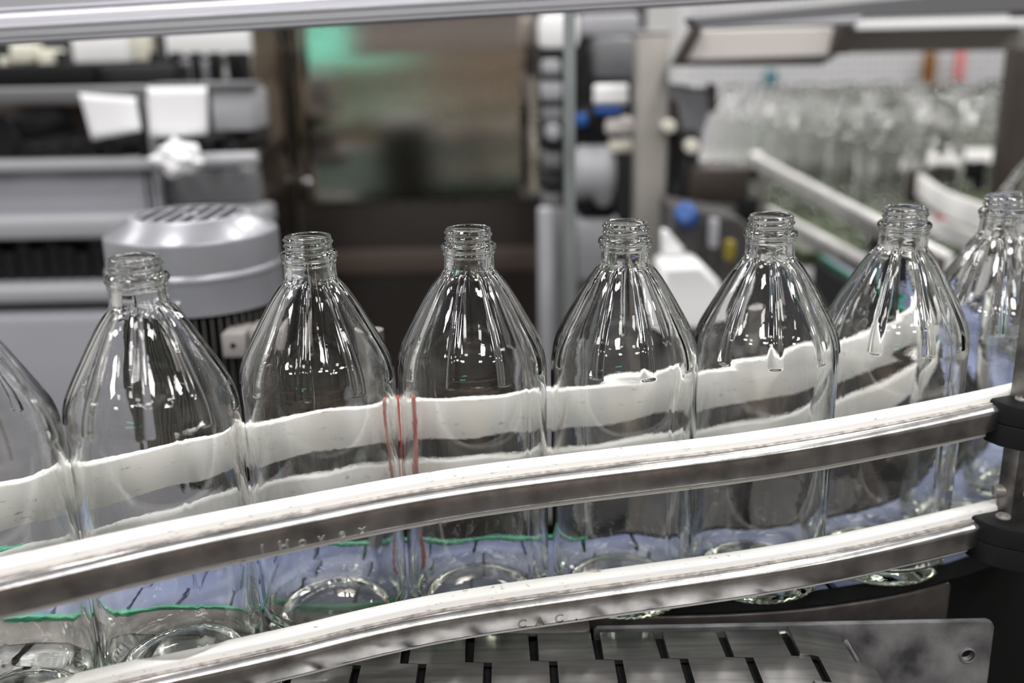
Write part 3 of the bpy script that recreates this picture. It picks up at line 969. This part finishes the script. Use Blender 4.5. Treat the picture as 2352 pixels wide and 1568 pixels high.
for u, v, r in ((1588, 336, .011), (1536, 290, .010)):
    c0 = aty(u, v, RY - .01)
    obj('round_knob', bm_cyl((c0.x, RY - .02, c0.z), (c0.x, RY + .02, c0.z), r, 20, bev=.003), CREAM, tf)
slab('hose', [(1540, 225), (1556, 230), (1566, 300), (1560, 420), (1544, 420), (1550, 300)], RY - .0, .012, BROWN, tf)
RP = thing('right_post', 'dark square post cut off by the right frame edge before the white mesh wall', 'post', (aty(2345, 200, 1.6).x, 1.6, FZ))
a_ = aty(2338, 200, 1.6)
obj('post', bm_box((a_.x, 1.6, FZ), (a_.x + .06, 1.66, .42), .004), BROWN, RP)
obj('foot_plate', bm_box((a_.x - .03, 1.57, FZ), (a_.x + .09, 1.69, FZ + .008), .002), STEEL_D, RP)

# ------------------------------------------------------------------ queue of bottles behind, its rails and its bed
def straight_rail(label, A, B, inner, name='queue_rail', mid=None, h=.028, clamps=()):
    """inner = +1: white face to the right of travel A->B"""
    P = smooth_path([tuple(A)] + ([tuple(mid)] if mid else []) + [tuple(B)], 10)
    P = [np.array(p) for p in P]
    t = thing(name, label, 'guide rail', tuple(A), 'guide rails of the bottle queue')
    s = inner
    secw = [(0, -h), (0, -.001), (-.001 * s, 0), (-.007 * s, 0), (-.008 * s, -.001), (-.008 * s, -h)]
    secs = [(-.0083 * s, -.005), (-.013 * s, -.0055), (-.015 * s, -.008), (-.015 * s, -.024), (-.0083 * s, -.025)]
    obj('plastic_strip', bm_sweep(P, secw), WPL, t, angle=50)
    obj('steel_channel', bm_sweep(P, secs), STEEL, t, angle=50)
    return t, P
A = atz(1738, 352, .125); B = atz(2192, 582, .125)
t, P = straight_rail('long white queue rail sloping down behind the right bottles, upper one', A, B, -1)
c0 = P[0]
obj('clamp_block', bm_box((c0[0] - .035, c0[1] - .06, c0[2] - .05), (c0[0] + .012, c0[1] - .01, c0[2] - .026), .004), BLACK, t)
obj('end_cap', bm_box((c0[0] - .012, c0[1] - .005, c0[2] - .026), (c0[0] + .012, c0[1] + .012, c0[2] + .003), .005), WPL, t)
r0 = aty(1750, 440, 1.9)
obj('support_rod', bm_cyl((r0.x, 1.9, -.02), (r0.x, 1.9, .105), .0085, 16), WARM, t)
A = atz(1772, 475, .045); B = atz(2010, 597, .045)
t, P = straight_rail('short white queue rail below the long one, above the blue and green bed', A, B, -1)
c0 = P[-1]
obj('clamp_block', bm_box((c0[0] - .02, c0[1] - .06, c0[2] - .03), (c0[0] + .03, c0[1] - .02, c0[2] + .05), .005), BLACK, t)
A = atz(2104, 398, .130); M_ = atz(2170, 440, .130); B = atz(2262, 472, .130)
t, P = straight_rail('bent broad white queue rail left of the last blurred bottle, with a brown end', A, B, 1, mid=M_, h=.034)
c0 = P[0]
obj('end_cap', bm_box((c0[0] - .014, c0[1] - .01, c0[2] - .05), (c0[0] + .004, c0[1] + .01, c0[2] + .006), .004), BROWN, t)
A = atz(2128, 492, .07); B = atz(2290, 560, .07)
t, P = straight_rail('white queue rail with a red mark under the bent broad one', A, B, 1, h=.026)
c0 = P[2]
m0 = aty(2165, 492, P[3][1] - .012)
obj('red_mark', bm_box((m0.x - .012, m0.y - .004, m0.z - .008), (m0.x + .014, m0.y + .004, m0.z + .010), .003), RED, t)
A = atz(2125, 345, .125); B = atz(2318, 342, .125)
t, P = straight_rail('short level white rail in front of the far bottle crowd, at the right', A, B, 1)
c0 = P[2]
obj('clamp_block', bm_box((c0[0] - .03, c0[1] - .05, c0[2] - .055), (c0[0] + .05, c0[1] - .012, c0[2] - .018), .006), BLACK, t)
c0 = P[6]
obj('support_rod', bm_cyl((c0[0], c0[1] - .03, .0), (c0[0], c0[1] - .03, c0[2] - .02), .012, 16), BLACK, t)
A = atz(1634, 462, .05); B = atz(1692, 462, .05)
o = thing('cross_rod', 'short pale rod left of the queue rails', 'rod', tuple(A))
obj('rod', bm_cyl(A, B, .0085, 16, bev=.003), TAN, o)
obj('rod_clamp', bm_box((B.x - .004, B.y - .025, B.z - .09), (B.x + .045, B.y + .025, B.z + .012), .006), BLACK, o)
# machinery below the queue, left of it
tq = thing('drive_unit', 'dark grey drive housing under the queue rails with a blue plug', 'machine', (aty(1620, 600, 1.35).x, 1.4, FZ))
def Q_(name, u0, v0, u1, v1, y, depth, m, bev=.004): return box_px(name, u0, v0, u1, v1, y, depth, m, tq, bev)
slab('housing', [(1540, 470), (1700, 500), (1860, 640), (1960, 800), (1960, 1100), (1540, 1100)], 1.30, .10, mat('charcoal_paint', (.06, .057, .056), .5, spec=.3), tq, .004)
Q_('dark_bracket', 1590, 385, 1725, 470, 1.45, .1, BROWN, .01)
Q_('dark_column', 1540, 300, 1600, 620, 1.50, .05, DARK)
c0 = aty(1578, 495, 1.29)
obj('blue_plug', bm_cyl((c0.x - .006, 1.27, c0.z + .008), (c0.x + .006, 1.31, c0.z - .008), .014, 20, bev=.003), BLUEP, tq)
slab('white_tab', [(1522, 530), (1535, 530), (1572, 572), (1568, 588), (1522, 588)], 1.27, .02, WHITE, tq)
slab('white_box', [(1520, 612), (1612, 606), (1660, 655), (1660, 760), (1520, 760)], 1.22, .08, WHITE, tq, .006)
Q_('yellow_tag', 1668, 555, 1690, 600, 1.26, .02, YEL)
Q_('lilac_tag', 1632, 505, 1652, 570, 1.27, .02, LIGHTG, .005)
# crowd of bottles
pts = []
def inside(x, y):
    left = np.interp(y, [1.62, 1.75, 2.1, 2.6], [.66, .64, .60, .52])
    right = .74 if y < 1.84 else (.69 if y < 2.09 else 1.32)
    return left <= x <= right
row = 0
y = 1.725
while y < 2.62:
    x = .46 + (row % 2) * .046
    while x < 1.4:
        if inside(x, y): pts.append((x, y, row))
        x += .0925
    y += .0802
    row += 1
BM_LOW.name = 'small_bottle'
ORD = ['front', 'second', 'third', 'fourth', 'fifth', 'sixth', 'seventh', 'eighth', 'ninth', 'tenth', 'eleventh', 'twelfth', 'last']
first = {}
for x, y, row in pts:
    first.setdefault(row, x)
for x, y, row in pts:
    o = bpy.data.objects.new('glass_bottle', BM_LOW)
    COL.objects.link(o)
    o.location = (x, y, .0003)
    o.rotation_euler = (0, 0, random.uniform(0, 6.28))
    tag(o, 'blurred clear bottle at the left edge of the far crowd, ' + ORD[row] + ' row from the front' if first[row] == x else 'blurred clear bottle inside the far crowd before the white mesh wall', 'bottle', 'far crowd of bottles at the upper right')
o = bpy.data.objects.new('glass_bottle', BM_FINE)
COL.objects.link(o)
o.location = (.580, 1.085, .0003)
o.rotation_euler = (0, 0, .3)
tag(o, 'blurred clear bottle with a bright streak at the right frame edge, above the last neck', 'bottle', 'bottles moving along the guide rails')
tt_ = thing('queue_table', 'dark green accumulation table under the far bottle crowd', 'table', (.95, 2.2, FZ))
obj('table_top', bm_box((.50, 1.675, -.03), (1.6, 2.75, -.0005), .003), GREENB, tt_)
obj('front_skirt', bm_box((.86, 1.985, 0), (1.6, 1.992, .05), .002), GREENB, tt_)
for q in ((.64, 1.7), (1.5, 1.7), (.64, 2.65), (1.5, 2.65)):
    obj('leg', bm_box((q[0] - .025, q[1] - .025, FZ), (q[0] + .025, q[1] + .025, -.03), .003), STEEL_D, tt_)

# ------------------------------------------------------------------ white mesh wall with its signs
my = 3.6
tw = thing('mesh_panel', 'white wire mesh guard panel with white backing, upper right', 'panel', (1.5, my, FZ))
x0, x1 = aty(1560, 200, my).x, aty(2420, 200, my).x
z0, z1 = aty(1900, 330, my).z, aty(1900, -60, my).z
obj('backing_sheet', bm_box((x0, my + .02, FZ), (x1, my + .04, z1), .002), WHITE, tw)
bm = bmesh.new()
st = .026
n = int((x1 - x0) / st)
for k in range(n + 1):
    x = x0 + k * st
    bm_box((x - .0022, my - .004, z0), (x + .0022, my, z1), bm=bm)
k = 0
while z0 + k * st < z1:
    bm_box((x0, my - .006, z0 + k * st - .0022), (x1, my - .004, z0 + k * st + .0022), bm=bm)
    k += 1
tag(obj('wire_mesh', bm, LIGHTG, tw, smooth=False), kind='stuff')
box_px('amber_plate', 2121, 118, 2150, 205, my - .05, .02, AMBER, tw)
box_px('red_strip', 2198, 110, 2216, 200, my - .05, .02, mat('pale_red', (.6, .16, .16), .5), tw)
box_px('teal_plate', 1757, 160, 1787, 205, my - .05, .02, TEAL, tw)
